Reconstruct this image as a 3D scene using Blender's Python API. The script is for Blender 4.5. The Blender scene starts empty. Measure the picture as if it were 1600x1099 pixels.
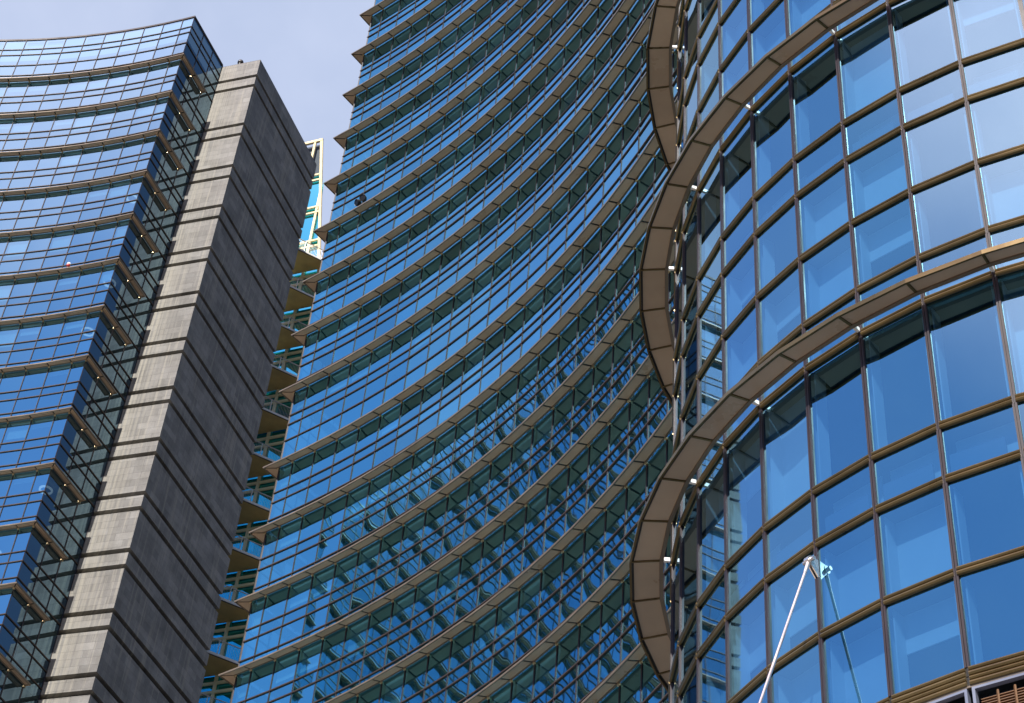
import bpy, math, random
from mathutils import Vector, Matrix
rnd = random.Random(7)
S = bpy.context.scene
COL = S.collection
H = 4.0            # one storey of the towers, metres
EYE = 1.7          # eye height of the photographer above the plaza

# ------------------------------------------------------------------ camera
FPX, VX, VY = 2805.78, 1092.516, -2462.59      # focal length and zenith vanishing point in photo pixels
up = Vector((VX - 800, -(VY - 549.5), FPX)).normalized()
fw = Vector((0, 0, 1)) - up * up.z; fw.normalize()
rt = fw.cross(up)
if rt.x < 0: rt = -rt
Rm = Matrix(((rt.x, rt.y, -rt.z), (fw.x, fw.y, -fw.z), (up.x, up.y, -up.z)))
cam_d = bpy.data.cameras.new("camera"); cam = bpy.data.objects.new("camera", cam_d); COL.objects.link(cam)
cam_d.sensor_fit = 'HORIZONTAL'; cam_d.sensor_width = 36; cam_d.lens = FPX * 36 / 1600
cam_d.clip_start = .1; cam_d.clip_end = 5000
cam.matrix_world = Matrix.Translation((0, 0, EYE)) @ Rm.to_4x4()
S.camera = cam

# ------------------------------------------------------------------ light
SUN_AZ = Vector((-.352, -.936)).normalized()     # horizontal direction towards the sun
SUN_EL = math.radians(46)
sd = bpy.data.lights.new("sun", 'SUN'); sd.energy = 5.0; sd.angle = math.radians(.53); sd.color = (1, .95, .87)
sun = bpy.data.objects.new("sun", sd); COL.objects.link(sun)
sv = Vector((SUN_AZ.x * math.cos(SUN_EL), SUN_AZ.y * math.cos(SUN_EL), math.sin(SUN_EL)))
sun.rotation_euler = sv.to_track_quat('Z', 'Y').to_euler()

W = bpy.data.worlds.new("World"); S.world = W; W.use_nodes = True
nt = W.node_tree; nt.nodes.clear()
def N(t, **k):
    n = nt.nodes.new(t)
    for a, b in k.items(): setattr(n, a, b)
    return n
LK = lambda a, b: nt.links.new(a, b)
out = N('ShaderNodeOutputWorld'); bg = N('ShaderNodeBackground'); LK(bg.outputs[0], out.inputs[0])
sky = N('ShaderNodeTexSky'); sky.sky_type = 'NISHITA'; sky.sun_disc = False
sky.sun_elevation = SUN_EL; sky.sun_rotation = math.atan2(SUN_AZ.x, SUN_AZ.y)
sky.air_density = 1.0; sky.dust_density = .6; sky.ozone_density = 1.6
bg.inputs[1].default_value = .07
tc = N('ShaderNodeTexCoord')
def sky_patch(direction, lo, hi):              # a bank of thin cloud round one direction of the sky
    d = N('ShaderNodeVectorMath', operation='DOT_PRODUCT'); LK(tc.outputs['Generated'], d.inputs[0]); d.inputs[1].default_value = Vector(direction).normalized()
    m = N('ShaderNodeMapRange', interpolation_type='SMOOTHSTEP'); LK(d.outputs['Value'], m.inputs[0])
    m.inputs[1].default_value = lo; m.inputs[2].default_value = hi
    return m.outputs[0]
def math_(op, a, b=None):
    m = N('ShaderNodeMath', operation=op)
    for i, v in enumerate((a, b)):
        if v is None: continue
        if isinstance(v, (int, float)): m.inputs[i].default_value = v
        else: LK(v, m.inputs[i])
    return m.outputs[0]
no = N('ShaderNodeTexNoise'); LK(tc.outputs['Generated'], no.inputs['Vector'])
no.inputs['Scale'].default_value = 3.2; no.inputs['Detail'].default_value = 6; no.inputs['Roughness'].default_value = .55
cl = N('ShaderNodeMapRange', interpolation_type='SMOOTHSTEP'); LK(no.outputs[0], cl.inputs[0]); cl.inputs[1].default_value = .35; cl.inputs[2].default_value = .75
wisp = math_('MULTIPLY', cl.outputs[0], .42)
aureole = sky_patch((-.5 * .47, -.866 * .47, .883), math.cos(math.radians(29)), math.cos(math.radians(7)))   # bright thin cloud high above the sun
low = N('ShaderNodeSeparateXYZ'); LK(tc.outputs['Generated'], low.inputs[0])
hz = N('ShaderNodeMapRange'); LK(low.outputs[2], hz.inputs[0]); hz.inputs[1].default_value = .0; hz.inputs[2].default_value = .9; hz.inputs[3].default_value = .92; hz.inputs[4].default_value = .80
wd = N('ShaderNodeVectorMath', operation='DOT_PRODUCT'); LK(tc.outputs['Generated'], wd.inputs[0]); wd.inputs[1].default_value = (-.94, .34, .12)
wm = N('ShaderNodeMapRange', interpolation_type='SMOOTHSTEP'); LK(wd.outputs['Value'], wm.inputs[0]); wm.inputs[1].default_value = -.42; wm.inputs[2].default_value = .38
hmask = math_('MULTIPLY', math_('ADD', hz.outputs[0], math_('MULTIPLY', cl.outputs[0], .20)), wm.outputs[0])   # clear and deep blue away from the hazy west
amask = math_('MULTIPLY', aureole, math_('ADD', math_('MULTIPLY', cl.outputs[0], .55), .6))
mx1 = N('ShaderNodeMix', data_type='RGBA'); LK(hmask, mx1.inputs[0]); LK(sky.outputs[0], mx1.inputs[6])
north = sky_patch((-.17, .61, .77), math.cos(math.radians(25)), math.cos(math.radians(11)))     # milky towards the north, bluer round to the west
mxn = N('ShaderNodeMix', data_type='RGBA'); LK(north, mxn.inputs[0]); mxn.inputs[6].default_value = (3.3, 5.3, 10.8, 1); mxn.inputs[7].default_value = (5.55, 6.6, 9.2, 1); LK(mxn.outputs[2], mx1.inputs[7])
mx3 = N('ShaderNodeMix', data_type='RGBA'); mxw = N('ShaderNodeMix', data_type='RGBA'); LK(math_('MULTIPLY', wisp, wm.outputs[0]), mxw.inputs[0]); LK(mx1.outputs[2], mxw.inputs[6]); mxw.inputs[7].default_value = (7.6, 8.0, 9.6, 1)
LK(amask, mx3.inputs[0]); LK(mxw.outputs[2], mx3.inputs[6]); mx3.inputs[7].default_value = (30, 18, 19.5, 1)
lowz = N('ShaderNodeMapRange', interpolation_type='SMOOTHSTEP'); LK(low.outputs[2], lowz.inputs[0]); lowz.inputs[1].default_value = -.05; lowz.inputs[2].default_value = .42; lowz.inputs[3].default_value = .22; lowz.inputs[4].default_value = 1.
mx4 = N('ShaderNodeMix', data_type='RGBA', blend_type='MULTIPLY'); mx4.inputs[0].default_value = 1.; LK(mx3.outputs[2], mx4.inputs[6]); LK(lowz.outputs[0], mx4.inputs[7])   # sky dimmed low down, standing in for unseen buildings
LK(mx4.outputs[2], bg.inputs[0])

S.view_settings.view_transform = 'Standard'; S.view_settings.look = 'None'
S.view_settings.exposure = .5; S.view_settings.gamma = 1
S.render.engine = 'CYCLES'
S.cycles.max_bounces = 10; S.cycles.glossy_bounces = 6; S.cycles.diffuse_bounces = 3
S.cycles.transparent_max_bounces = 12; S.cycles.sample_clamp_indirect = 4; S.cycles.blur_glossy = .6
S.cycles.use_denoising = True

# ------------------------------------------------------------------ materials
def mat(name):
    m = bpy.data.materials.new(name); m.use_nodes = True
    t = m.node_tree; t.nodes.clear()
    o = t.nodes.new('ShaderNodeOutputMaterial')
    return m, t, o
def nd(t, typ, ins=None, **k):
    n = t.nodes.new(typ)
    for a, b in k.items(): setattr(n, a, b)
    for a, b in (ins or {}).items():
        if hasattr(b, 'links') or b.__class__.__name__.startswith('NodeSocket'): t.links.new(b, n.inputs[a])
        else: n.inputs[a].default_value = b
    return n
def paint(name, c, rough=.5, metal=0., vary=.15, scale=1.2, stretch=(1, 1, 1), bump=0.):
    """a painted or metal finish: colour with slow uneven wear"""
    m, t, o = mat(name)
    tcn = nd(t, 'ShaderNodeTexCoord'); mp = nd(t, 'ShaderNodeMapping', {'Vector': tcn.outputs['Object'], 'Scale': stretch})
    n1 = nd(t, 'ShaderNodeTexNoise', {'Vector': mp.outputs[0], 'Scale': scale, 'Detail': 5., 'Roughness': .6})
    rmp = nd(t, 'ShaderNodeMapRange', {0: n1.outputs[0], 1: .3, 2: .7, 3: 1 - vary, 4: 1 + vary})
    g = nd(t, 'ShaderNodeNewGeometry')
    isl = nd(t, 'ShaderNodeMapRange', {0: g.outputs['Random Per Island'], 3: 1 - vary * .5, 4: 1 + vary * .5})
    mul = nd(t, 'ShaderNodeMath', {0: rmp.outputs[0], 1: isl.outputs[0]}, operation='MULTIPLY')
    hs = nd(t, 'ShaderNodeHueSaturation', {'Value': mul.outputs[0], 'Color': (*c, 1)})
    p = nd(t, 'ShaderNodeBsdfPrincipled', {'Base Color': hs.outputs[0], 'Roughness': rough, 'Metallic': metal})
    rr = nd(t, 'ShaderNodeMapRange', {0: n1.outputs[0], 1: .3, 2: .7, 3: max(.05, rough - .1), 4: min(1, rough + .12)}); t.links.new(rr.outputs[0], p.inputs['Roughness'])
    if bump:
        b = nd(t, 'ShaderNodeBump', {'Height': n1.outputs[0], 'Distance': bump}); t.links.new(b.outputs[0], p.inputs['Normal'])
    t.links.new(p.outputs[0], o.inputs[0])
    return m
def glass(name, refl, trans, r0=.6, wave=.004, wscale=.6, tintvar=.1):
    """coated facade glass: tinted mirror over a tinted see-through sheet, gently rippled"""
    m, t, o = mat(name)
    tcn = nd(t, 'ShaderNodeTexCoord'); g = nd(t, 'ShaderNodeNewGeometry')
    off = nd(t, 'ShaderNodeVectorMath', {0: (37., 19., 53.), 'Scale': g.outputs['Random Per Island']}, operation='SCALE')
    ad = nd(t, 'ShaderNodeVectorMath', {0: tcn.outputs['Object'], 1: off.outputs[0]}, operation='ADD')
    n1 = nd(t, 'ShaderNodeTexNoise', {'Vector': ad.outputs[0], 'Scale': wscale, 'Detail': .6, 'Roughness': .4})
    b = nd(t, 'ShaderNodeBump', {'Height': n1.outputs[0], 'Distance': wave, 'Strength': 1.})
    isl = nd(t, 'ShaderNodeMapRange', {0: g.outputs['Random Per Island'], 3: 1 - tintvar, 4: 1 + tintvar})
    hs = nd(t, 'ShaderNodeHueSaturation', {'Value': isl.outputs[0], 'Color': (*refl, 1)})
    lw = nd(t, 'ShaderNodeLayerWeight', {'Blend': .5})
    gz = nd(t, 'ShaderNodeMath', {0: lw.outputs['Facing'], 1: 2.6}, operation='POWER')
    tn = nd(t, 'ShaderNodeMix', {0: gz.outputs[0], 6: hs.outputs[0], 7: (.62, .74, .86, 1)}, data_type='RGBA')
    gl = nd(t, 'ShaderNodeBsdfGlossy', {'Color': tn.outputs[2], 'Roughness': .015, 'Normal': b.outputs[0]})
    tr = nd(t, 'ShaderNodeBsdfTransparent', {'Color': (*trans, 1)})
    fr = nd(t, 'ShaderNodeMath', {0: lw.outputs['Facing'], 1: 4.}, operation='POWER')
    fac = nd(t, 'ShaderNodeMapRange', {0: fr.outputs[0], 1: 0., 2: 1., 3: r0, 4: 1.})
    mx = nd(t, 'ShaderNodeMixShader', {0: fac.outputs[0], 1: tr.outputs[0], 2: gl.outputs[0]})
    t.links.new(mx.outputs[0], o.inputs[0])
    return m
def stone(name):
    """grey slate cladding: coursed slabs, mineral streaks running down, painted sun streaks beside the glass"""
    m, t, o = mat(name)
    tcn = nd(t, 'ShaderNodeTexCoord')
    d1 = nd(t, 'ShaderNodeVectorMath', {0: tcn.outputs['Object'], 1: (.94, -.34, 0)}, operation='DOT_PRODUCT')
    d2 = nd(t, 'ShaderNodeVectorMath', {0: tcn.outputs['Object'], 1: (.377, .926, 0)}, operation='DOT_PRODUCT')
    sm = nd(t, 'ShaderNodeMath', {0: d1.outputs['Value'], 1: d2.outputs['Value']}, operation='ADD')
    sx = nd(t, 'ShaderNodeSeparateXYZ', {0: tcn.outputs['Object']})
    cb = nd(t, 'ShaderNodeCombineXYZ', {0: sm.outputs[0], 1: sx.outputs[2]})
    br = nd(t, 'ShaderNodeTexBrick', {'Vector': cb.outputs[0], 'Color1': (0, 0, 0, 1), 'Color2': (1, 1, 1, 1), 'Mortar': (.5, .5, .5, 1),
        'Scale': 1., 'Mortar Size': .008, 'Mortar Smooth': .3, 'Bias': 0., 'Brick Width': 1.15, 'Row Height': .48}, offset=.5, squash=1.)
    n1 = nd(t, 'ShaderNodeTexNoise', {'Vector': tcn.outputs['Object'], 'Scale': .8, 'Detail': 8., 'Roughness': .65})
    mpv = nd(t, 'ShaderNodeMapping', {'Vector': cb.outputs[0], 'Scale': (3.2, .09, 1)})
    n2 = nd(t, 'ShaderNodeTexNoise', {'Vector': mpv.outputs[0], 'Scale': 1.3, 'Detail': 4., 'Roughness': .6})
    n3 = nd(t, 'ShaderNodeTexNoise', {'Vector': tcn.outputs['Object'], 'Scale': 14., 'Detail': 4., 'Roughness': .7})
    slab = nd(t, 'ShaderNodeMapRange', {0: br.outputs['Color'], 3: .78, 4: 1.2})
    cloud = nd(t, 'ShaderNodeMapRange', {0: n1.outputs[0], 1: .3, 2: .7, 3: .72, 4: 1.28})
    grain = nd(t, 'ShaderNodeMapRange', {0: n3.outputs[0], 1: .3, 2: .7, 3: .9, 4: 1.1})
    v = nd(t, 'ShaderNodeMath', {0: slab.outputs[0], 1: cloud.outputs[0]}, operation='MULTIPLY')
    v2 = nd(t, 'ShaderNodeMath', {0: v.outputs[0], 1: grain.outputs[0]}, operation='MULTIPLY')
    base = nd(t, 'ShaderNodeMix', {0: n1.outputs[0], 6: (.176, .165, .146, 1), 7: (.166, .166, .166, 1)}, data_type='RGBA')
    hs = nd(t, 'ShaderNodeHueSaturation', {'Value': v2.outputs[0], 'Color': base.outputs[2]})
    st = nd(t, 'ShaderNodeMapRange', {0: n2.outputs[0], 1: .50, 2: .66, 3: 0., 4: .75}, interpolation_type='SMOOTHSTEP')
    near = nd(t, 'ShaderNodeMapRange', {0: d1.outputs['Value'], 1: -2.9, 2: -.7, 3: 1., 4: 0.}, interpolation_type='SMOOTHSTEP')   # painted light: sun thrown off the side glass onto the stone
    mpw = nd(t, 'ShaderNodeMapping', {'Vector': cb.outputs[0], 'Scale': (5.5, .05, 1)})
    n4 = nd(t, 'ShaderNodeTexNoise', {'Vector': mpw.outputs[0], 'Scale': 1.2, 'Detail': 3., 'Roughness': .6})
    glint = nd(t, 'ShaderNodeMapRange', {0: n4.outputs[0], 1: .36, 2: .62, 3: 0., 4: 1.}, interpolation_type='SMOOTHSTEP')
    rn = nd(t, 'ShaderNodeMath', {0: near.outputs[0], 1: glint.outputs[0]}, operation='MULTIPLY')
    sts = nd(t, 'ShaderNodeMath', {0: st.outputs[0], 1: .75}, operation='MULTIPLY')
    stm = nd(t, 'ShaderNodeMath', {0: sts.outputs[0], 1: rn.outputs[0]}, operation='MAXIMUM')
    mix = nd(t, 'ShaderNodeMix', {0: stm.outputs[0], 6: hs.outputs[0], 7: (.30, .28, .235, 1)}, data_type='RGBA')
    jf = nd(t, 'ShaderNodeMath', {0: br.outputs['Fac'], 1: .6}, operation='MULTIPLY')
    mix2 = nd(t, 'ShaderNodeMix', {0: jf.outputs[0], 6: mix.outputs[2], 7: (.05, .047, .043, 1)}, data_type='RGBA')
    h = nd(t, 'ShaderNodeMath', {0: n3.outputs[0], 1: br.outputs['Fac']}, operation='SUBTRACT')
    b = nd(t, 'ShaderNodeBump', {'Height': h.outputs[0], 'Distance': .012, 'Strength': .6})
    p = nd(t, 'ShaderNodeBsdfPrincipled', {'Base Color': mix2.outputs[2], 'Roughness': .62, 'Normal': b.outputs[0]})
    t.links.new(p.outputs[0], o.inputs[0])
    return m
M = {}
M['glass_tower'] = glass('tower glass', (.18, .71, .92), (.32, .56, .66), r0=.58, wave=.0055, tintvar=.2)
M['glass_wing'] = glass('wing glass', (.31, .72, .94), (.36, .58, .68), r0=.60, wave=.003, tintvar=.16)
M['glass_side'] = glass('wing side glass', (.22, .38, .50), (.20, .30, .36), r0=.64, wave=.0022)
M['glass_round'] = glass('round building glass', (.26, .64, .86), (.36, .60, .80), r0=.50, wave=.004, tintvar=.11)
M['glass_frame'] = glass('frame building glass', (.06, .66, .86), (.1, .3, .4), r0=.85, wave=.002)
M['mullion'] = paint('dark mullion', (.030, .020, .024), .55, 0.)
M['rail'] = paint('bronze rail', (.045, .028, .020), .5, 0.)
M['gold'] = paint('bronze tube', (.15, .105, .042), .32, .55, vary=.2)
M['black'] = paint('black gasket', (.012, .011, .010), .5)
M['soffit'] = paint('ledge panel', (.50, .365, .25), .34, 0., vary=.14, scale=.7)
M['rim'] = paint('ledge rim', (.21, .165, .12), .38, .35)
M['knob'] = paint('bracket metal', (.75, .60, .36), .3, .6)
M['white'] = paint('white paint', (.80, .79, .76), .4, 0, vary=.05)
M['cream'] = paint('cream frame paint', (.84, .70, .40), .5, 0, vary=.08)
M['slabgrey'] = paint('balcony soffit', (.42, .31, .12), .6, 0, vary=.15)
M['steel'] = paint('stainless steel', (.78, .72, .68), .22, .9, vary=.06)
M['railing'] = paint('galvanised railing', (.50, .47, .45), .45, .3)
M['inner'] = paint('interior wall', (.06, .08, .10), .8)
M['ceil'] = paint('ceiling tile', (.40, .43, .44), .8, vary=.1, scale=.5)
M['blind'] = paint('window blind', (.60, .64, .66), .8, vary=.12, scale=.4)
M['spandrel'] = paint('spandrel back panel', (.11, .16, .22), .6)
M['concrete'] = paint('roof concrete', (.30, .29, .27), .8, vary=.2)
M['wood'] = paint('timber louvre', (.17, .085, .035), .5, vary=.3, scale=3.)
M['greyframe'] = paint('grey window frame', (.20, .22, .28), .35, .2)
M['red'] = paint('red lamp glass', (.55, .05, .04), .25)
M['bounce_pale'] = paint('pale bounce disc', (.50, .425, .32), .7, 0, vary=.12, scale=.3)  # colour of the added disc that throws light up at the ledges
M['plaza'] = paint('dark basalt paving', (.075, .068, .06), .7, 0, vary=.12, scale=.3)
M['lens'] = paint('dark lamp lens', (.03, .03, .035), .08)
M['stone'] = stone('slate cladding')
m, t, o = mat('ring lamp light'); e = nd(t, 'ShaderNodeEmission', {'Color': (1, .97, .9, 1), 'Strength': .7}); t.links.new(e.outputs[0], o.inputs[0]); M['lamp'] = m

# ------------------------------------------------------------------ mesh helpers
class MB:
    def __init__(s): s.v = []; s.f = []; s.m = []; s.mats = []
    def mi(s, k):
        if k not in s.mats: s.mats.append(k)
        return s.mats.index(k)
    def poly(s, pts, k):
        i = len(s.v); s.v += [tuple(p) for p in pts]; s.f.append(tuple(range(i, i + len(pts)))); s.m.append(s.mi(k))
    def loft(s, a, b, k, caps=True):
        """closed section a (list of points) to closed section b"""
        n = len(a); i = len(s.v); s.v += [tuple(p) for p in a] + [tuple(p) for p in b]; q = s.mi(k)
        for j in range(n):
            s.f.append((i + j, i + (j + 1) % n, i + n + (j + 1) % n, i + n + j)); s.m.append(q)
        if caps:
            s.f.append(tuple(range(i + n - 1, i - 1, -1))); s.m.append(q)
            s.f.append(tuple(range(i + n, i + 2 * n))); s.m.append(q)
    def box(s, c, ax, ay, az, k):
        """box centred at c with half-axis vectors"""
        c, ax, ay, az = Vector(c), Vector(ax), Vector(ay), Vector(az)
        s.loft([c - ax - ay - az, c + ax - ay - az, c + ax + ay - az, c - ax + ay - az], [c - ax - ay + az, c + ax - ay + az, c + ax + ay + az, c - ax + ay + az], k)
    def bar(s, p, q, w, h, k, upv=(0, 0, 1)):
        p, q = Vector(p), Vector(q); d = (q - p).normalized(); side = d.cross(Vector(upv))
        if side.length < 1e-4: side = d.cross(Vector((1, 0, 0)))
        side.normalize(); u = side.cross(d)
        sec = [side * w / 2 * a + u * h / 2 * b for a, b in ((-1, -1), (1, -1), (1, 1), (-1, 1))]
        s.loft([p + x for x in sec], [q + x for x in sec], k)
    def tube(s, p, q, r, k, n=10, r2=None):
        p, q = Vector(p), Vector(q); d = (q - p).normalized(); a = d.orthogonal().normalized(); b = d.cross(a); r2 = r if r2 is None else r2
        cs = [(math.cos(2 * math.pi * i / n), math.sin(2 * math.pi * i / n)) for i in range(n)]
        s.loft([p + (a * x + b * y) * r for x, y in cs], [q + (a * x + b * y) * r2 for x, y in cs], k)
    def lathe(s, c, axis, prof, k, n=16):
        c, d = Vector(c), Vector(axis).normalized(); a = d.orthogonal().normalized(); b = d.cross(a)
        rings = [[c + d * h + (a * math.cos(2 * math.pi * i / n) + b * math.sin(2 * math.pi * i / n)) * max(r, .001) for i in range(n)] for r, h in prof]
        for x, y in zip(rings, rings[1:]): s.loft(x, y, k, caps=False)
        s.poly(rings[0][::-1], k); s.poly(rings[-1], k)
    def build(s, name, parent=None, kind=None, smooth=False):
        L = parent_loc(parent)
        me = bpy.data.meshes.new(name); me.from_pydata([(x - L.x, y - L.y, z - L.z) for x, y, z in s.v], [], s.f)
        for k in s.mats: me.materials.append(M[k])
        me.polygons.foreach_set('material_index', s.m)
        if smooth: me.polygons.foreach_set('use_smooth', [True] * len(me.polygons))
        me.update(); o = bpy.data.objects.new(name, me); COL.objects.link(o)
        if parent is not None: o.parent = parent
        if kind: o['kind'] = kind
        return o
def parent_loc(p):
    L = Vector((0, 0, 0))
    while p is not None: L = L + p.location; p = p.parent
    return L
def thing(name, label, cat, loc, group=None):
    o = bpy.data.objects.new(name, None); COL.objects.link(o); o.location = loc; o.empty_display_size = .5
    o['label'] = label; o['category'] = cat
    if group: o['group'] = group
    return o
def tag(o, label, cat):
    o['label'] = label; o['category'] = cat; return o

class Path:
    """plan line of a facade: base points with outward (towards the viewer) offset vectors, indexed by mullion"""
    def __init__(s, P, Mv): s.P = [Vector(p) for p in P]; s.M = [Vector(p) for p in Mv]
    def at(s, t, o=0.):
        i = max(0, min(len(s.P) - 2, int(math.floor(t)))); u = t - i
        b = s.P[i].lerp(s.P[i + 1], u); m = s.M[i].lerp(s.M[i + 1], u)
        return b + m * o
    def p(s, t, o, z):
        q = s.at(t, o); return Vector((q.x, q.y, z))
    def ext(s, mb, t0, t1, sec, k):
        """section [(offset, z)...] swept along the line from t0 to t1"""
        ts = [t0] + [i for i in range(math.ceil(t0 + 1e-6), math.floor(t1 - 1e-6) + 1)] + [t1]
        for a, b in zip(ts, ts[1:]): mb.loft([s.p(a, o, z) for o, z in sec], [s.p(b, o, z) for o, z in sec], k)
def rect(o0, o1, z0, z1): return [(o0, z0), (o1, z0), (o1, z1), (o0, z1)]
TILT = .28         # the ledges slope down towards their outer rim
def tl(sec, k=None): return [(o, z - (TILT if k is None else k) * o) for o, z in sec]
def Z(h): return h * H + EYE

def project(p):
    d = Vector(p) - Vector((0, 0, EYE)); c = Rm.transposed() @ d
    if c.z > -.1: return None
    return 800 + FPX * c.x / -c.z, 549.5 - FPX * c.y / -c.z
def screen_area(pts):
    q = [project(p) for p in pts]
    if any(x is None for x in q): return 0
    cx = sum(x for x, y in q) / len(q); cy = sum(y for x, y in q) / len(q)
    if not (-30 < cx < 1630 and -30 < cy < 1130): return 0
    return abs(sum(q[i][0] * q[(i + 1) % len(q)][1] - q[(i + 1) % len(q)][0] * q[i][1] for i in range(len(q)))) / 2

def make_windows(parent, path, cells, gkey, limit=100, hidden=lambda t, z: False, blind_p=.3, tilt=.0025, blind_o=-.16, no_blind=lambda t: False):
    """cells: (t0, t1, [z levels from top down]); each cell is one window, its panes flat sheets between the rails"""
    order = []
    for c in cells:
        t0, t1, zs = c
        a = 0 if hidden((t0 + t1) / 2, zs[0]) else screen_area([path.p(t0, 0, zs[-1]), path.p(t1, 0, zs[-1]), path.p(t1, 0, zs[0]), path.p(t0, 0, zs[0])])
        order.append((a, c))
    order.sort(key=lambda x: -x[0])
    rest = MB(); restb = MB()
    for i, (a, (t0, t1, zs)) in enumerate(order):
        own = i < limit and a > 0
        mb = MB() if own else rest
        for z1, z0 in zip(zs, zs[1:]):
            j = [rnd.gauss(0, tilt) for _ in range(3)]
            mb.poly([path.p(t0, j[0], z0), path.p(t1, j[1], z0), path.p(t1, j[1] + j[2], z1), path.p(t0, j[0] + j[2], z1)], gkey(t0) if callable(gkey) else gkey)
        w = mb.build('window', parent) if own else None
        if blind_p and rnd.random() < blind_p and not no_blind(t0):
            bb = MB() if own else restb
            drop = rnd.choice((.35, .5, .7, 1.)) * (zs[0] - zs[min(len(zs) - 1, 1)])
            zt = zs[0] - .05; e = (t1 - t0) * .06
            pa, pb = path.p(t0 + e, blind_o, zt - drop), path.p(t1 - e, blind_o, zt - drop)
            qa, qb = path.p(t0 + e, blind_o - .02, zt - drop), path.p(t1 - e, blind_o - .02, zt - drop)
            u = Vector((0, 0, drop))
            bb.loft([pa, pb, qb, qa], [pa + u, pb + u, qb + u, qa + u], 'blind')
            if own: bb.build('blind', w)
    if rest.f:
        rest.build('window_panes', parent, 'stuff')
    if restb.f: restb.build('window_blinds', parent, 'stuff')

# ------------------------------------------------------------------ plan geometry shared by the two curved towers
BAY = .02771
CX, CY, R0 = -11.35624 * H, 7.10932 * H, 13.44797 * H          # middle tower arc
LX, LY, RL = -11.30387 * H, 7.07331 * H, 13.43473 * H          # left wing arc
A_MID, A_LEFT = .87303, 1.17278
def arc_pt(cx, cy, r, a): return (cx + r * math.cos(a), cy + r * math.sin(a))
def arc_in(a): return (-math.cos(a), -math.sin(a))

def miter(n1, n2):
    n1, n2 = Vector(n1), Vector(n2); return (n1 + n2) / (1 + n1.dot(n2))

# ------------------------------------------------------------------ ground
g = MB(); g.poly([(-1500, -1500, 0), (1500, -1500, 0), (1500, 1500, 0), (-1500, 1500, 0)], 'plaza')
o = g.build('plaza_ground'); o['kind'] = 'structure'
g = MB(); g.poly([(-50 + 36 * math.cos(2 * math.pi * i / 96), 36 + 36 * math.sin(2 * math.pi * i / 96), .004) for i in range(96)], 'bounce_pale')  # unseen pale disc, added to bounce sunlight under the left-hand ledges
o = g.build('bounce_disc'); o['kind'] = 'structure'

def ledge(parent, path, t0, t1, z, reach, seams, thin=False, k=TILT):
    mb = MB()
    path.ext(mb, t0, t1, tl([(reach - .06, z - .01), (reach - .012, z - .01), (reach, z + .02), (reach, z + .08), (reach - .06, z + .08)], k), 'rim')
    path.ext(mb, t0, t1, tl(rect(.04, .12, z - .01, z + .06), k), 'rim')
    path.ext(mb, t0, t1, tl(rect(.05, reach - .03, z + .065, z + .085), k), 'black')
    ts = sorted([t0] + [s for s in seams if t0 < s < t1] + [t1])
    for a, b in zip(ts, ts[1:]):
        if thin:
            w = (reach - .20) / 2
            path.ext(mb, a + .034, b - .034, tl(rect(.13, .13 + w - .014, z + .01, z + .05), k), 'soffit')
            path.ext(mb, a + .034, b - .034, tl(rect(.13 + w + .014, reach - .07, z + .01, z + .05), k), 'soffit')
        else:
            path.ext(mb, a + .034, b - .034, tl(rect(.13, reach - .07, z + .01, z + .05), k), 'soffit')
    for s in ts:
        mb.bar(path.p(s, .0, z + .02), path.p(s, reach - .05, z + .045 - k * (reach - .05)), .06, .03, 'black')
        kc = path.p(s, .045, z - .05)
        mb.box(kc, (.05, 0, 0), (0, .05, 0), (0, 0, .035), 'knob')
    return mb.build('ledge', parent)

def storey_frame(parent, path, t0, t1, mull, rails, ztop, zbot, rw=.055):
    mb = MB()
    for z in rails: path.ext(mb, t0, t1, rect(-.03, .055, z - rw / 2, z + rw / 2), 'rail')
    for s in mull:
        c = path.at(s, 0); e = .0001
        d = (path.at(min(s + .05, len(path.P) - 1), 0) - path.at(max(s - .05, 0), 0)).normalized()
        nrm = path.at(s, 1) - c; nrm.normalize()
        mb.box((c.x, c.y, (ztop + zbot) / 2), (d.x * .024, d.y * .024, 0), (nrm.x * .034, nrm.y * .034, 0), (0, 0, (ztop - zbot) / 2 - .002), 'mullion')
    return mb.build('window_frame', parent)

def floors(parent, path, t0, t1, levels, depth=5.0, wall=True):
    mb = MB()
    n = int(t1 - t0)
    for z in levels:
        path.ext(mb, t0 + .05, t1 - .05, rect(-depth, -.10, z - .02, z + .02), 'ceil')
        path.ext(mb, t0 + .05, t1 - .05, rect(-depth, -.10, z + .025, z + .30), 'inner')
    if wall: path.ext(mb, t0 + .05, t1 - .05, rect(-depth - .2, -depth - .01, min(levels) - 3, max(levels) + 1), 'inner')
    return mb.build('interior_floors', parent)

# ------------------------------------------------------------------ middle tower
mid = thing('office_tower', 'tall blue glass tower curving inward with many bronze ledges, behind the round building', 'tower', (CX + R0 * math.cos(.6), CY + R0 * math.sin(.6), 0))
NB = 22
angs = [A_MID] + [A_MID - BAY * (.60679 + i) for i in range(NB)]
rad = Vector((math.cos(A_MID), math.sin(A_MID)))
tang = Vector((-math.sin(A_MID), math.cos(A_MID)))     # the way the end wall faces
P = []; MV = []
for i in (4, 3, 2, 1):
    q = Vector(arc_pt(CX, CY, R0, A_MID)) + rad * (1.5 * i); P.append(q); MV.append(tang)
P.append(arc_pt(CX, CY, R0, angs[0])); MV.append(miter(tang, -rad))
for a in angs[1:]: P.append(arc_pt(CX, CY, R0, a)); MV.append(arc_in(a))
pm = Path(P, MV); NT = len(P) - 1; CN = 4               # CN = index of the corner
ledz = {k: 10.8126 + k + (.25739 if k >= 4 else 0) for k in range(-7, 20)}
cells = []
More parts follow.
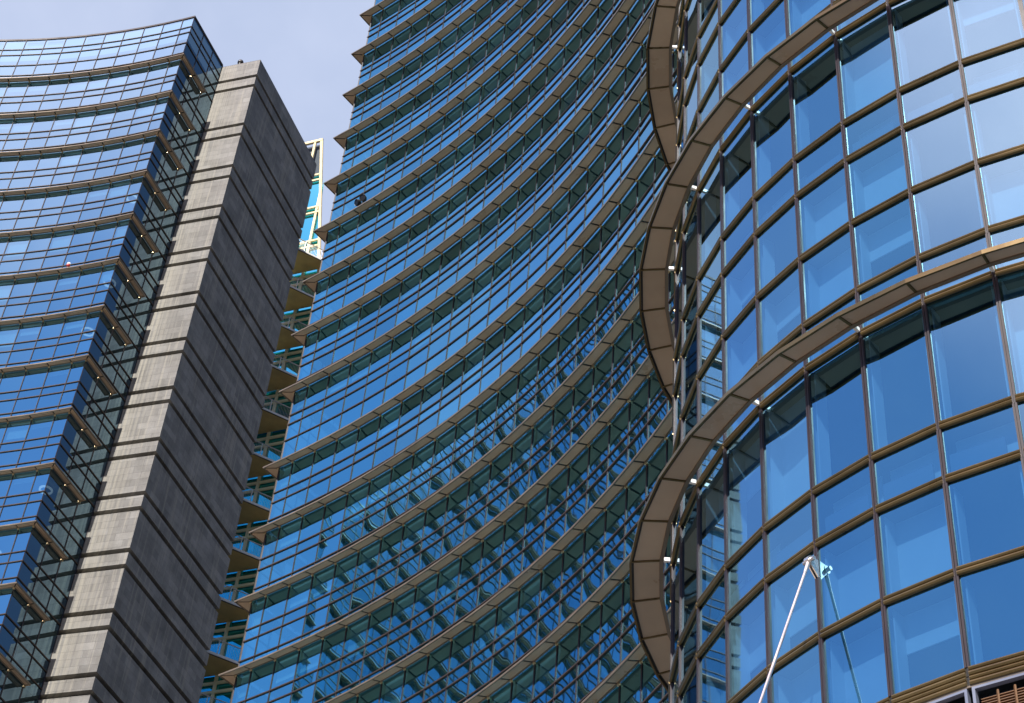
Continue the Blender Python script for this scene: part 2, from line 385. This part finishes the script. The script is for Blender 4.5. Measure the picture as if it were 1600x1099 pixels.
for k in range(-6, 20):
    zt, zb = ledz[k], ledz[k - 1]
    zs = [zt, zt - .40, zt - .555, zt - .825, zb]
    zz = [Z(x) for x in zs]
    rails = zz[1:4]
    if k == 4: rails = rails
    storey_frame(mid, pm, 0, NT, range(0, NT + 1), rails, zz[0] - .005, zz[-1] + .11)
    ledge(mid, pm, 1, NT, zz[0], .58, list(range(1, NT + 1)))
    for i in range(NT): cells.append((i, i + 1, zz))
make_windows(mid, pm, cells, 'glass_tower', hidden=lambda t, z: t < 4 or t > 4 + 20.5, blind_p=.5, no_blind=lambda t: t > 4 + 14)
floors(mid, pm, 1, NT, [Z(ledz[k]) + .13 for k in range(-7, 20)])
b = MB(); pm.ext(b, 0, NT, rect(-.3, 0, 0, Z(ledz[-7]) - .01), 'spandrel'); b.build('base_wall', mid)
b = MB(); q0 = pm.at(NT, .02); q1 = pm.at(NT, -5.4); ed = (pm.at(NT, 0) - pm.at(NT - 1, 0)).normalized() * .25
b.loft([(q0.x, q0.y, 0), (q1.x, q1.y, 0), (q1.x + ed.x, q1.y + ed.y, 0), (q0.x + ed.x, q0.y + ed.y, 0)], [(q0.x, q0.y, Z(ledz[19])), (q1.x, q1.y, Z(ledz[19])), (q1.x + ed.x, q1.y + ed.y, Z(ledz[19])), (q0.x + ed.x, q0.y + ed.y, Z(ledz[19]))], 'concrete'); b.build('end_wall', mid)
b = MB(); pm.ext(b, 0, NT, rect(-5.2, .02, Z(ledz[19]) + .12, Z(ledz[19]) + .8), 'concrete'); b.build('roof', mid)

# ------------------------------------------------------------------ left wing
NLB = 35
lb0 = .5899
angl = [A_LEFT + BAY * (lb0 + i) for i in range(NLB)][::-1] + [A_LEFT]
PL = [Vector(arc_pt(LX, LY, RL, a)) for a in angl]; ML = [Vector(arc_in(a)) for a in angl]
corner = PL[-1]; Bp = Vector((-5.66056 * H, 20.48732 * H)); sdir = (Bp - corner).normalized(); sn = Vector((sdir.y, -sdir.x))
ML[-1] = miter(arc_in(A_LEFT), sn); CL = len(PL) - 1
for i in (1, 2, 3): PL.append(corner.lerp(Bp, i / 3)); ML.append(sn)
pl = Path(PL, ML); NL = len(PL) - 1
wing = thing('office_wing', 'light blue glass office wing with thin grey-brown ledges, left of the stone tower', 'building', (corner.x, corner.y, 0))
LT = 24.05
cells = []
top = [Z(x) for x in (25.25, 24.98, 24.824, 24.523, 24.24, LT)]
storey_frame(wing, pl, 0, NL, range(NL + 1), top[0:5], top[0], top[-1] + .11)
for i in range(NL): cells.append((i, i + 1, top))
for k in range(0, 17):
    zt = LT - k; zb = zt - 1
    zz = [Z(x) for x in (zt, zt - .40, zt - .56, zt - .825, zb)]
    storey_frame(wing, pl, 0, NL, range(NL + 1), zz[1:4], zz[0] - .005, zz[-1] + .11)
    ledge(wing, pl, 0, CL + 2.03, zz[0], .41, list(range(1, CL + 3)), thin=True, k=.03)
    for i in range(NL): cells.append((i, i + 1, zz))
make_windows(wing, pl, cells, lambda t: 'glass_side' if t >= CL else 'glass_wing', hidden=lambda t, z: t < CL - 11, blind_p=.45, tilt=.0018, no_blind=lambda t: t >= CL)
floors(wing, pl, 0, NL, [Z(LT - k) + .13 for k in range(0, 17)])
b = MB()
for k in range(0, 17):
    for i in range(0, CL): b.poly([pl.p(i, -5.4, Z(LT - k - 1)), pl.p(i + 1, -5.4, Z(LT - k - 1)), pl.p(i + 1, -5.4, Z(LT - k)), pl.p(i, -5.4, Z(LT - k))], 'glass_wing')
b.build('rear_glazing', wing, 'stuff')
b = MB(); pl.ext(b, 0, NL, rect(-.3, 0, 0, Z(LT - 17) - .01), 'spandrel'); b.build('base_wall', wing)
b = MB(); pl.ext(b, 0, NL, rect(-.16, .03, top[0] + .03, top[0] + .16), 'mullion'); b.build('parapet_cap', wing)
b = MB(); pl.ext(b, 0, NL, rect(-8, -.3, Z(24.7), Z(24.75)), 'concrete'); b.build('roof', wing)
b = MB(); q0 = pl.at(NL, -.04) - sdir * .06; q1 = pl.at(NL, -5.3) - sdir * .06
b.loft([(q0.x, q0.y, 0), (q1.x, q1.y, 0), (q1.x - sdir.x * .2, q1.y - sdir.y * .2, 0), (q0.x - sdir.x * .2, q0.y - sdir.y * .2, 0)], [(q0.x, q0.y, Z(25)), (q1.x, q1.y, Z(25)), (q1.x - sdir.x * .2, q1.y - sdir.y * .2, Z(25)), (q0.x - sdir.x * .2, q0.y - sdir.y * .2, Z(25))], 'inner'); b.build('party_wall', wing)
for k in (3, 5, 6, 9, 10, 12, 13):                        # round ceiling lamps in the corner rooms
    z = Z(LT - k) - .12
    q = pl.at(CL - rnd.choice((.42, .5, 1.45, 2.5)), -rnd.uniform(.9, 1.8))
    mb = MB(); rr = .34
    ring = [[(q.x + (rr + .05 * c) * math.cos(th), q.y + (rr + .05 * c) * math.sin(th), z + .04 * s_) for c, s_ in ((-1, -1), (1, -1), (1, 1), (-1, 1))] for th in [2 * math.pi * j / 20 for j in range(21)]]
    for x, y in zip(ring, ring[1:]): mb.loft(x, y, 'lamp', caps=False)
    mb.build('ring_lamp', wing)

# ------------------------------------------------------------------ stone block
Cp = Vector((-4.95868 * H, 20.2334 * H)); Dp = Vector((-3.988 * H, 22.60 * H))
u1 = (Cp - Bp).normalized(); u2 = (Dp - Cp).normalized()
A0 = Bp - u1 * .0
stone_t = thing('stone_tower', 'grey slate-clad stair tower with paired dark horizontal grooves and a sunlit narrow face', 'tower', (Cp.x, Cp.y, 0))
def outline(inset):
    a = A0 + u2 * inset + u1 * .01; c = Cp + u2 * inset - u1 * inset; d = Dp - u1 * inset - u2 * inset; e = Dp - u1 * 3.0 - u2 * inset
    a2 = A0 - u1 * .5 + u2 * inset
    return [a2, c, d, e]
cuts = []
ga = [24.815, 23.493, 22.41] + [21.418 - i for i in range(14)]
ztop = 25.218; zc = ztop
courses = []
for z in ga:
    courses.append((z, zc)); cuts.append((z - .078, z)); zc = z - .078
    lo = z - .272
    courses.append((lo, zc)); cuts.append((lo - .078, lo)); zc = lo - .078
courses.append((0 - EYE / H, zc))
b = MB()
for lo, hi in courses:
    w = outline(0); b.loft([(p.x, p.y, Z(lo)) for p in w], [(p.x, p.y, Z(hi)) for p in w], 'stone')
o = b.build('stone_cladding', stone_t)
b = MB(); w = outline(.38); b.loft([(p.x, p.y, 0) for p in w], [(p.x, p.y, Z(ztop) - .1) for p in w], 'black'); b.build('groove_backing', stone_t)
b = MB(); w = outline(.02); w = [p for p in w]; b.loft([(p.x, p.y, Z(ztop) + .003) for p in w], [(p.x, p.y, Z(ztop) + .06) for p in w], 'mullion'); b.build('roof_coping', stone_t)
# the wing's other stair tower, at the far end of the curve
e0 = pl.at(0, 0); td = (pl.at(0, 0) - pl.at(1, 0)).normalized(); rd = -(pl.at(0, 1) - pl.at(0, 0)).normalized(); eB = e0 + rd * 4.47
far = thing('stone_tower', 'slate-clad stair tower at the far left end of the office wing, mirrored in the glass', 'tower', (eB.x, eB.y, 0))
def outline2(ins): return [eB + td * .02 + rd * ins, eB + td * (3 - ins) + rd * ins, eB + td * (3 - ins) + rd * (10.2 - ins), eB + td * .02 + rd * (10.2 - ins)]
b = MB()
for lo, hi in courses:
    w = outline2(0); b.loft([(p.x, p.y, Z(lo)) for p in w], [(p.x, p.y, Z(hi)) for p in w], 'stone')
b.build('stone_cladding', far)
b = MB(); w = outline2(.3); b.loft([(p.x, p.y, 0) for p in w], [(p.x, p.y, Z(ztop) - .1) for p in w], 'black'); b.build('groove_backing', far)
b = MB()
for k in range(-1, 17):
    for i in range(3):
        p0, p1 = e0 + rd * 4.47 * i / 3, e0 + rd * 4.47 * (i + 1) / 3; z0, z1 = Z(LT - k - 1), Z(LT - k)
        b.poly([(p0.x, p0.y, z0), (p1.x, p1.y, z0), (p1.x, p1.y, z1), (p0.x, p0.y, z1)], 'glass_wing')
b.build('end_glazing', wing, 'stuff')
# roof vent
q = A0 + u1 * 1.15 + u2 * .35
v = thing('roof_vent', 'small black domed vent on the roof edge of the stone tower', 'vent', (q.x, q.y, Z(ztop) + .06))
b = MB(); b.lathe((q.x, q.y, Z(ztop) + .06), (0, 0, 1), [(.14, 0), (.14, .5), (.21, .51), (.22, .62), (.18, .74), (.09, .80), (.01, .82)], 'black'); b.build('cowl', v, smooth=False)
b = MB(); b.lathe((q.x, q.y, Z(ztop) + .061), (0, 0, 1), [(.26, 0), (.26, .06), (.18, .1)], 'railing'); b.build('base_flange', v)

# ------------------------------------------------------------------ cream frame building with balconies
F0 = Vector((-3.78 * H, 24.18 * H)); fu = Vector((.9155, -.4023)); fnrm = Vector((-.4023, -.9155))
frm = thing('frame_building', 'narrow cream steel-framed building with small balconies in the gap behind the stone tower', 'building', (F0.x, F0.y, 0))
def fp(s_, o_, z): q = F0 + fu * s_ + fnrm * o_; return Vector((q.x, q.y, z))
ZL, ZT = 95.0 + EYE, 112.1 + EYE
def edge_s(z): return .08 if z < ZL else .08 - (z - ZL) * 2.42 / 17.1
b = MB()
b.bar(fp(.08, 0, 0), fp(.08, 0, ZL), .22, .16, 'cream', fnrm.to_3d()); b.bar(fp(.08, 0, ZL), fp(edge_s(ZT), 0, ZT), .22, .16, 'cream', fnrm.to_3d())
b.bar(fp(edge_s(ZT) + .1, 0, ZT), fp(-7.5, 0, ZT), .26, .2, 'cream', fnrm.to_3d())
for s_ in (-1.4, -2.9, -4.4, -5.9):
    zt = ZT if s_ < -2.4 else ZL + (.08 - s_) * 17.1 / 2.42
    b.bar(fp(s_, .0, 0), fp(s_, .0, zt - .1), .20, .14, 'cream', fnrm.to_3d())
b.build('steel_frame', frm)
for n in range(8, 28):
    for dz in (-.078, -.243):
        z = Z(n + dz)
        if z > ZT - .2: continue
        bm_ = MB(); bm_.bar(fp(edge_s(z) - .02, .02, z), fp(-7.5, .02, z), .14, .17, 'cream'); bm_.build('cross_beam', frm)
for n in range(9, 28):
    z0, z1 = Z(n - 1 - .05), Z(n - .25)
    for (a, c) in ((-1.4, .05), (-2.9, -1.4), (-4.4, -2.9), (-5.9, -4.4)):
        for (y0, y1) in ((z0, z1), (z1, Z(n - .05))):
            if y0 > ZT: continue
            y1 = min(y1, ZT); c0, c1 = min(c, edge_s(y0)), min(c, edge_s(y1))
            if c0 <= a + .05: continue
            c1 = max(c1, a + .02)
            w = MB(); w.poly([fp(a, -.12, y0), fp(c0, -.12, y0), fp(c1, -.12, y1), fp(a, -.12, y1)], 'glass_frame'); w.build('window', frm)
b = MB()
b.loft([fp(-.2, -.4, 0), fp(-7.5, -.4, 0), fp(-7.5, -3, 0), fp(-1.6, -3, 0)], [fp(-.2, -.4, ZL), fp(-7.5, -.4, ZL), fp(-7.5, -3, ZL), fp(-1.6, -3, ZL)], 'inner')
b.loft([fp(-.2, -.4, ZL), fp(-7.5, -.4, ZL), fp(-7.5, -3, ZL), fp(-1.6, -3, ZL)], [fp(-2.6, -.4, ZT), fp(-7.5, -.4, ZT), fp(-7.5, -3, ZT), fp(-4.2, -3, ZT)], 'inner')
b.build('rear_wall', frm)
bal_pts = [(-17.68, 94.42), (-14.92, 95.92), (-15.12, 96.68), (-17.9, 97.9)]
for n in range(12, 25):
    z = Z(n + .10)
    b = MB(); b.loft([(x, y, z - .16) for x, y in bal_pts], [(x, y, z) for x, y in bal_pts], 'slabgrey')
    slab = b.build('balcony', frm)
    a, c = Vector((*bal_pts[0], z)), Vector((*bal_pts[1], z)); d = (c - a).normalized(); f = Vector((d.y, -d.x, 0))
    b = MB(); b.bar(a + f * .03 + Vector((0, 0, -.03)), c + f * .03 + Vector((0, 0, -.03)), .05, .13, 'white'); b.bar(a + f * .02 + Vector((0, 0, -.135)), c + f * .02 + Vector((0, 0, -.135)), .03, .05, 'black'); b.build('fascia', slab)
    b = MB()
    e = Vector((*bal_pts[2], z))
    for p0, p1 in ((a - f * .06, c - f * .06), (c - f * .06, e)):
        L = (p1 - p0).length; dd = (p1 - p0) / L; upz = Vector((0, 0, 1))
        b.bar(p0 + upz * 1.1, p1 + upz * 1.1, .06, .05, 'railing'); b.bar(p0 + upz * .12, p1 + upz * .12, .04, .04, 'white')
        for j in range(int(L / .11)):
            q = p0 + dd * (.06 + j * .11); b.bar(q + upz * .12, q + upz * 1.1, .014, .014, 'railing')
        for tt in (0, .5, 1): q = p0 + dd * L * tt; b.bar(q, q + upz * 1.13, .07, .05, 'white')
    b.build('railing', slab)

# ------------------------------------------------------------------ round building on the right
U = .52            # scales this building about the camera eye, to about half the towers' grid
RX, RY, RR, PH, BB = 3.99091 * H * U, 8.40019 * H * U, 2.92329 * H * U, -2.18533, -.12749
def Zr(h): return h * H * U + EYE
n0, n1 = -7, 15
ang = [PH + BB * n for n in range(n0, n1 + 1)]
pr = Path([arc_pt(RX, RY, RR, a) for a in ang], [(math.cos(a) * U, math.sin(a) * U) for a in ang]); NR = len(ang) - 1
T = lambda n: n - n0
rnd_b = thing('round_building', 'convex round glass building with broad projecting ring ledges and large panes, nearest on the right', 'building', (RX, RY, 0))
def ring_out(t): n = max(0, min(8, t + n0)); return .71 + .042 * n
RING0, MOD = 6.393, 2.4745
def tlr(sec): return [(o, z - .13 * U * (o - .28)) for o, z in sec]
cells = []
def tube_rail(mb, path, t0, t1, z):
    for dz, rr in ((.052, .040), (-.045, .050)):
        for i in range(int(t0), int(t1)):
            sec = [(.035 + rr * math.cos(x), z + (dz + rr * math.sin(x)) * U) for x in [math.pi * 2 * j / 8 for j in range(8)]]
            a, c = i + .022, i + 1 - .022
            mb.loft([path.p(a, o_, z_) for o_, z_ in sec], [path.p(c, o_, z_) for o_, z_ in sec], 'gold')
    path.ext(mb, t0, t1, rect(-.05, .03, z - .085 * U, z + .085 * U), 'black')
row_z = []
for j in range(0, 4):
    base = RING0 + MOD * j
    row_z += [base, base - .8185, base - 1.137, base - 1.654, base - 2.164]
row_z = sorted(set(row_z), reverse=True)
for z in row_z:
    mb = MB(); tube_rail(mb, pr, 0, NR, Zr(z)); mb.build('transom_rail', rnd_b)
for zt, zb in zip(row_z, row_z[1:]):
    for i in range(NR): cells.append((i, i + 1, [Zr(zt), Zr(zb)]))
make_windows(rnd_b, pr, cells, 'glass_round', hidden=lambda t, z: t + n0 > 9, blind_p=0, tilt=.002)
for i in range(NR + 1):
    q = pr.at(i, 0); nv = (pr.at(i, 1) - q); d = Vector((-nv.y, nv.x)); zlo, zhi = Zr(row_z[-1]) + .09 * U, Zr(row_z[0]) - .09 * U
    mb = MB()
    for sgn in (-1, 1): mb.box((q.x + d.x * sgn * .027, q.y + d.y * sgn * .027, (zlo + zhi) / 2), (d.x * .020, d.y * .020, 0), (nv.x * .045, nv.y * .045, 0), (0, 0, (zhi - zlo) / 2), 'mullion')
    mb.box((q.x, q.y, (zlo + zhi) / 2), (d.x * .006, d.y * .006, 0), (nv.x * .02, nv.y * .02, 0), (0, 0, (zhi - zlo) / 2), 'black')
    mb.build('mullion', rnd_b)
# what stands behind the panes: pale blinds, white side reveals and dark slab edges
def upright(mb, i0, o0, i1, o1, th, z0, z1, k):
    pa, pb = pr.p(i0, o0, 0), pr.p(i1, o1, 0); d = (pb - pa).normalized(); n_ = Vector((-d.y, d.x, 0)) * th * U
    s_ = [pa, pb, pb + n_, pa + n_]
    mb.loft([p + Vector((0, 0, z0)) for p in s_], [p + Vector((0, 0, z1)) for p in s_], k)
b = MB()
for ri, (zt, zb) in enumerate(zip(row_z, row_z[1:])):
    row = ri % 5
    for i in range(NR):
        z1, z0 = Zr(zt) - .12 * U, Zr(zb) + .12 * U
        if z1 - z0 < .3 * U or i + n0 > 5: continue
        if rnd.random() < (.72 if row != 0 else .45):
            drop = 1 if row == 1 else rnd.choice((.45, .6, .8, 1, 1))
            upright(b, i + .07, -.44, i + .93, -.44, .03, z1 - (z1 - z0) * drop, z1, 'blind')
        if row != 1:
            upright(b, i + .075, -.12, i + .075, -.42, .03, z0, z1, 'blind')
            upright(b, i + .93, -.12, i + .93, -.42, .03, z0, z1, 'blind')
        else:
            upright(b, i + .24, -.30, i + .99, -.30, .05, z0 - .02 * U, z0 + (z1 - z0) * .62, 'spandrel')
b.build('inner_blinds', rnd_b, 'stuff')
b = MB()
for z in row_z: pr.ext(b, 0, NR, rect(-3.2, -.08, Zr(z) - .06 * U, Zr(z) + .06 * U), 'inner')
pr.ext(b, 0, NR, rect(-3.5, -3.25, Zr(row_z[-1]) - 2 * U, Zr(row_z[0]) + .2 * U), 'inner')
b.build('interior_floors', rnd_b)
for j in range(0, 4):
    z = Zr(RING0 + MOD * j)
    b = MB()
    def ringbar(t0, t1, f0, f1, z0, z1, k):
        ts = [t0] + [i for i in range(math.ceil(t0 + 1e-6), math.floor(t1 - 1e-6) + 1)] + [t1]
        for a, c in zip(ts, ts[1:]):
            sa, sc = ([(f0(x), z0), (f1(x), z0), (f1(x), z1), (f0(x), z1)] for x in (a, c))
            b.loft([pr.p(a, o_, z_) for o_, z_ in tlr(sa)], [pr.p(c, o_, z_) for o_, z_ in tlr(sc)], k)
    fo = ring_out
    ringbar(0, NR, lambda t: fo(t) - .05, lambda t: fo(t), z - .02 * U, z + .09 * U, 'gold')
    ringbar(0, NR, lambda t: fo(t) - .10, lambda t: fo(t) - .052, z + .03 * U, z + .08 * U, 'black')
    ringbar(0, NR, lambda t: .24, lambda t: .33, z - .01 * U, z + .07 * U, 'rim')
    ringbar(0, NR, lambda t: .26, lambda t: fo(t) - .06, z + .083 * U, z + .12 * U, 'black')
    for i in range(NR):
        ringbar(i + .02, i + .98, lambda t: .335, lambda t: fo(t) - .105, z + .03 * U, z + .075 * U, 'soffit')
        p0, p1 = pr.p(i, .28, z + .03 * U), pr.p(i, fo(i) - .03, z + (.03 - .13 * (fo(i) - .31)) * U); b.bar(p0, p1, .05 * U, .05 * U, 'gold')
    led = b.build('ring_ledge', rnd_b)
    for i in range(1, NR + 1, 2):
        q = pr.p(i, .17, z + .05 * U); nv = (pr.at(i, 1) - pr.at(i, 0)); d = Vector((-nv.y, nv.x))
        bb = MB(); bb.box(q, (d.x * .035, d.y * .035, 0), (nv.x * .085, nv.y * .085, 0), (0, 0, .05 * U), 'white')
        bb.build('bracket', led)
# timber louvre band under the lowest rail
mb = MB(); tube_rail(mb, pr, 0, NR, Zr(row_z[-1]) - .185 * U); pr.ext(mb, 0, NR, rect(-.05, .045, Zr(row_z[-1]) - .31 * U, Zr(row_z[-1]) - .275 * U), 'rim'); mb.build('lower_trim', rnd_b)
zl1, zl0 = Zr(row_z[-1]) - .315 * U, Zr(row_z[-1]) - 2.6 * U
for i in range(NR):
    b = MB()
    for a, c in ((i + .03, i + .065), (i + .935, i + .97)): pr.ext(b, a, c, rect(-.06, .05, zl0, zl1 - .045 * U), 'greyframe')
    pr.ext(b, i + .03, i + .97, rect(-.06, .05, zl1 - .045 * U, zl1), 'greyframe')
    pr.ext(b, i + .03, i + .97, rect(-.06, .05, zl0 - .1 * U, zl0), 'greyframe')
    w = b.build('louvre_window', rnd_b)
    b = MB(); z = zl0 + .06 * U
    while z < zl1 - .2 * U:
        p0, p1 = pr.p(i + .1, -.05, z), pr.p(i + .9, -.05, z); b.bar(p0, p1, .05 * U, .012 * U, 'wood'); z += .05 * U
    for tt in (.3, .5, .7): b.bar(pr.p(i + tt, -.02, zl0), pr.p(i + tt, -.02, zl1 - .14 * U), .05 * U, .03 * U, 'wood')
    pr.ext(b, i + .1, i + .9, rect(-.16, -.12, zl0, zl1 - .14 * U), 'black')
    b.build('louvre_slats', w)
b = MB(); pr.ext(b, 0, NR, rect(-.3, 0, 0, zl0 - .11 * U), 'spandrel'); b.build('base_wall', rnd_b)
b = MB(); pts = [pr.p(i, -.1, 0) for i in range(NR + 1)]
zr = Zr(row_z[0]) + .12 * U
b.loft([p + Vector((0, 0, zr)) for p in pts], [p + Vector((0, 0, zr + .5)) for p in pts], 'concrete'); b.build('roof', rnd_b)
ang2 = [PH + BB * n for n in range(n1, 50 + n0)]
b = MB(); p2 = Path([arc_pt(RX, RY, RR, a) for a in ang2], [(math.cos(a) * U, math.sin(a) * U) for a in ang2]); p2.ext(b, 0, len(ang2) - 1, rect(-.3, 0, 0, zr), 'spandrel'); b.build('rear_wall', rnd_b)

# ------------------------------------------------------------------ tie rod with its bracket, entrance canopy it carries
A = pr.p(T(3), .06, Zr(5.135)); nv = pr.at(T(3), 1) - pr.at(T(3), 0); dv = Vector((-nv.y, nv.x))
rdv = Vector((-.3086, -.1788, -1)).normalized(); RLEN = 9.0 * U
rod = thing('tie_rod', 'shiny steel tie rod hung from a bracket on the round building mullion', 'rod', A)
b = MB(); pin = A + Vector((nv.x, nv.y, 0)) * .16
b.tube(pin + rdv * .34 * U, pin + rdv * RLEN, .030 * U, 'steel', 12); b.build('rod', rod, smooth=False)
b = MB(); b.tube(pin + rdv * .02 * U, pin + rdv * .36 * U, .05 * U, 'steel', 12, .034 * U); b.lathe(pin - Vector((dv.x, dv.y, 0)) * .06, (dv.x, dv.y, 0), [(.085 * U, 0), (.085 * U, .12 * U)], 'steel', 14); b.build('clevis', rod)
b = MB(); N3 = Vector((nv.x, nv.y, 0)); D3 = Vector((dv.x, dv.y, 0))
for sgn in (-1, 1):
    c = A + D3 * sgn * .035
    tri = [c - N3 * .04 + Vector((0, 0, .09 * U)), c + N3 * .10 + Vector((0, 0, .09 * U)), c + N3 * .20 + Vector((0, 0, .05 * U)), c + N3 * .19 + Vector((0, 0, -.05 * U)), c - N3 * .04 + Vector((0, 0, -.34 * U))]
    b.loft([p - D3 * .012 for p in tri], [p + D3 * .012 for p in tri], 'steel')
b.build('gusset_plate', rod)
b = MB(); b.tube(pin - D3 * .14, pin + D3 * .14, .045 * U, 'steel', 12); b.build('pin', rod)

# ------------------------------------------------------------------ small fittings standing on the ledges
kz = Z(ledz[7]); q = pm.p(CN + 2.25, .40, kz - TILT * .40 + .10)
fl = thing('floodlight', 'pair of black round floodlights on a ledge near the left edge of the tall tower', 'floodlight', q)
out_ = (pm.p(CN + 2.25, 1, 0) - pm.p(CN + 2.25, 0, 0)); along = Vector((-out_.y, out_.x, 0))
b = MB(); b.box(q + Vector((0, 0, .03)), along * .3, out_ * .1, (0, 0, .03), 'black')
for sg in (-1, 1): b.bar(q + along * .2 * sg, q + along * .2 * sg + Vector((0, 0, .4)), .05, .05, 'black', out_)
b.build('mount', fl)
for sg in (-1, 1):
    c = q + along * .22 * sg + Vector((0, 0, .46 + .05 * sg)) + out_ * .12; ax = (out_ * .9 + along * .3 * sg - Vector((0, 0, .45))).normalized()
    b = MB(); b.lathe(c - ax * .26, ax, [(.07, 0), (.14, .04), (.19, .15), (.20, .30), (.19, .31), (.16, .27)], 'black', 18); hd = b.build('lamp_head', fl)
    b = MB(); b.lathe(c + ax * .02, ax, [(.155, 0), (.155, .012)], 'lens', 18); b.build('lens', hd)
kz = Z(LT - 5); tq = CL - 2.62; q = pl.p(tq, .22, kz + .09)
be = thing('warning_lamp', 'little red and white warning lamp standing on a ledge of the left wing', 'lamp', q)
b = MB(); b.lathe(q, (0, 0, 1), [(.10, 0), (.10, .04), (.035, .05), (.035, .22), (.02, .23)], 'railing', 12); b.build('stem', be)
b = MB(); b.lathe(q + Vector((0, 0, .22)), (0, 0, 1), [(.08, 0), (.12, .05), (.12, .16), (.05, .17)], 'red', 14); b.build('lens', be)
b = MB(); b.lathe(q + Vector((0, 0, .39)), (0, 0, 1), [(.12, 0), (.13, .05), (.10, .14), (.02, .18)], 'white', 14); b.build('cap', be)

# entrance canopy the rod holds up
ce = pin + rdv * RLEN
b = MB(); pr.ext(b, T(-6), T(9), rect(.02, 3.25, ce.z - .16 * U, ce.z + .02 * U), 'greyframe'); pr.ext(b, T(-6), T(9), rect(3.26, 3.40, ce.z - .22 * U, ce.z + .08 * U), 'gold'); b.build('entrance_canopy', rnd_b)
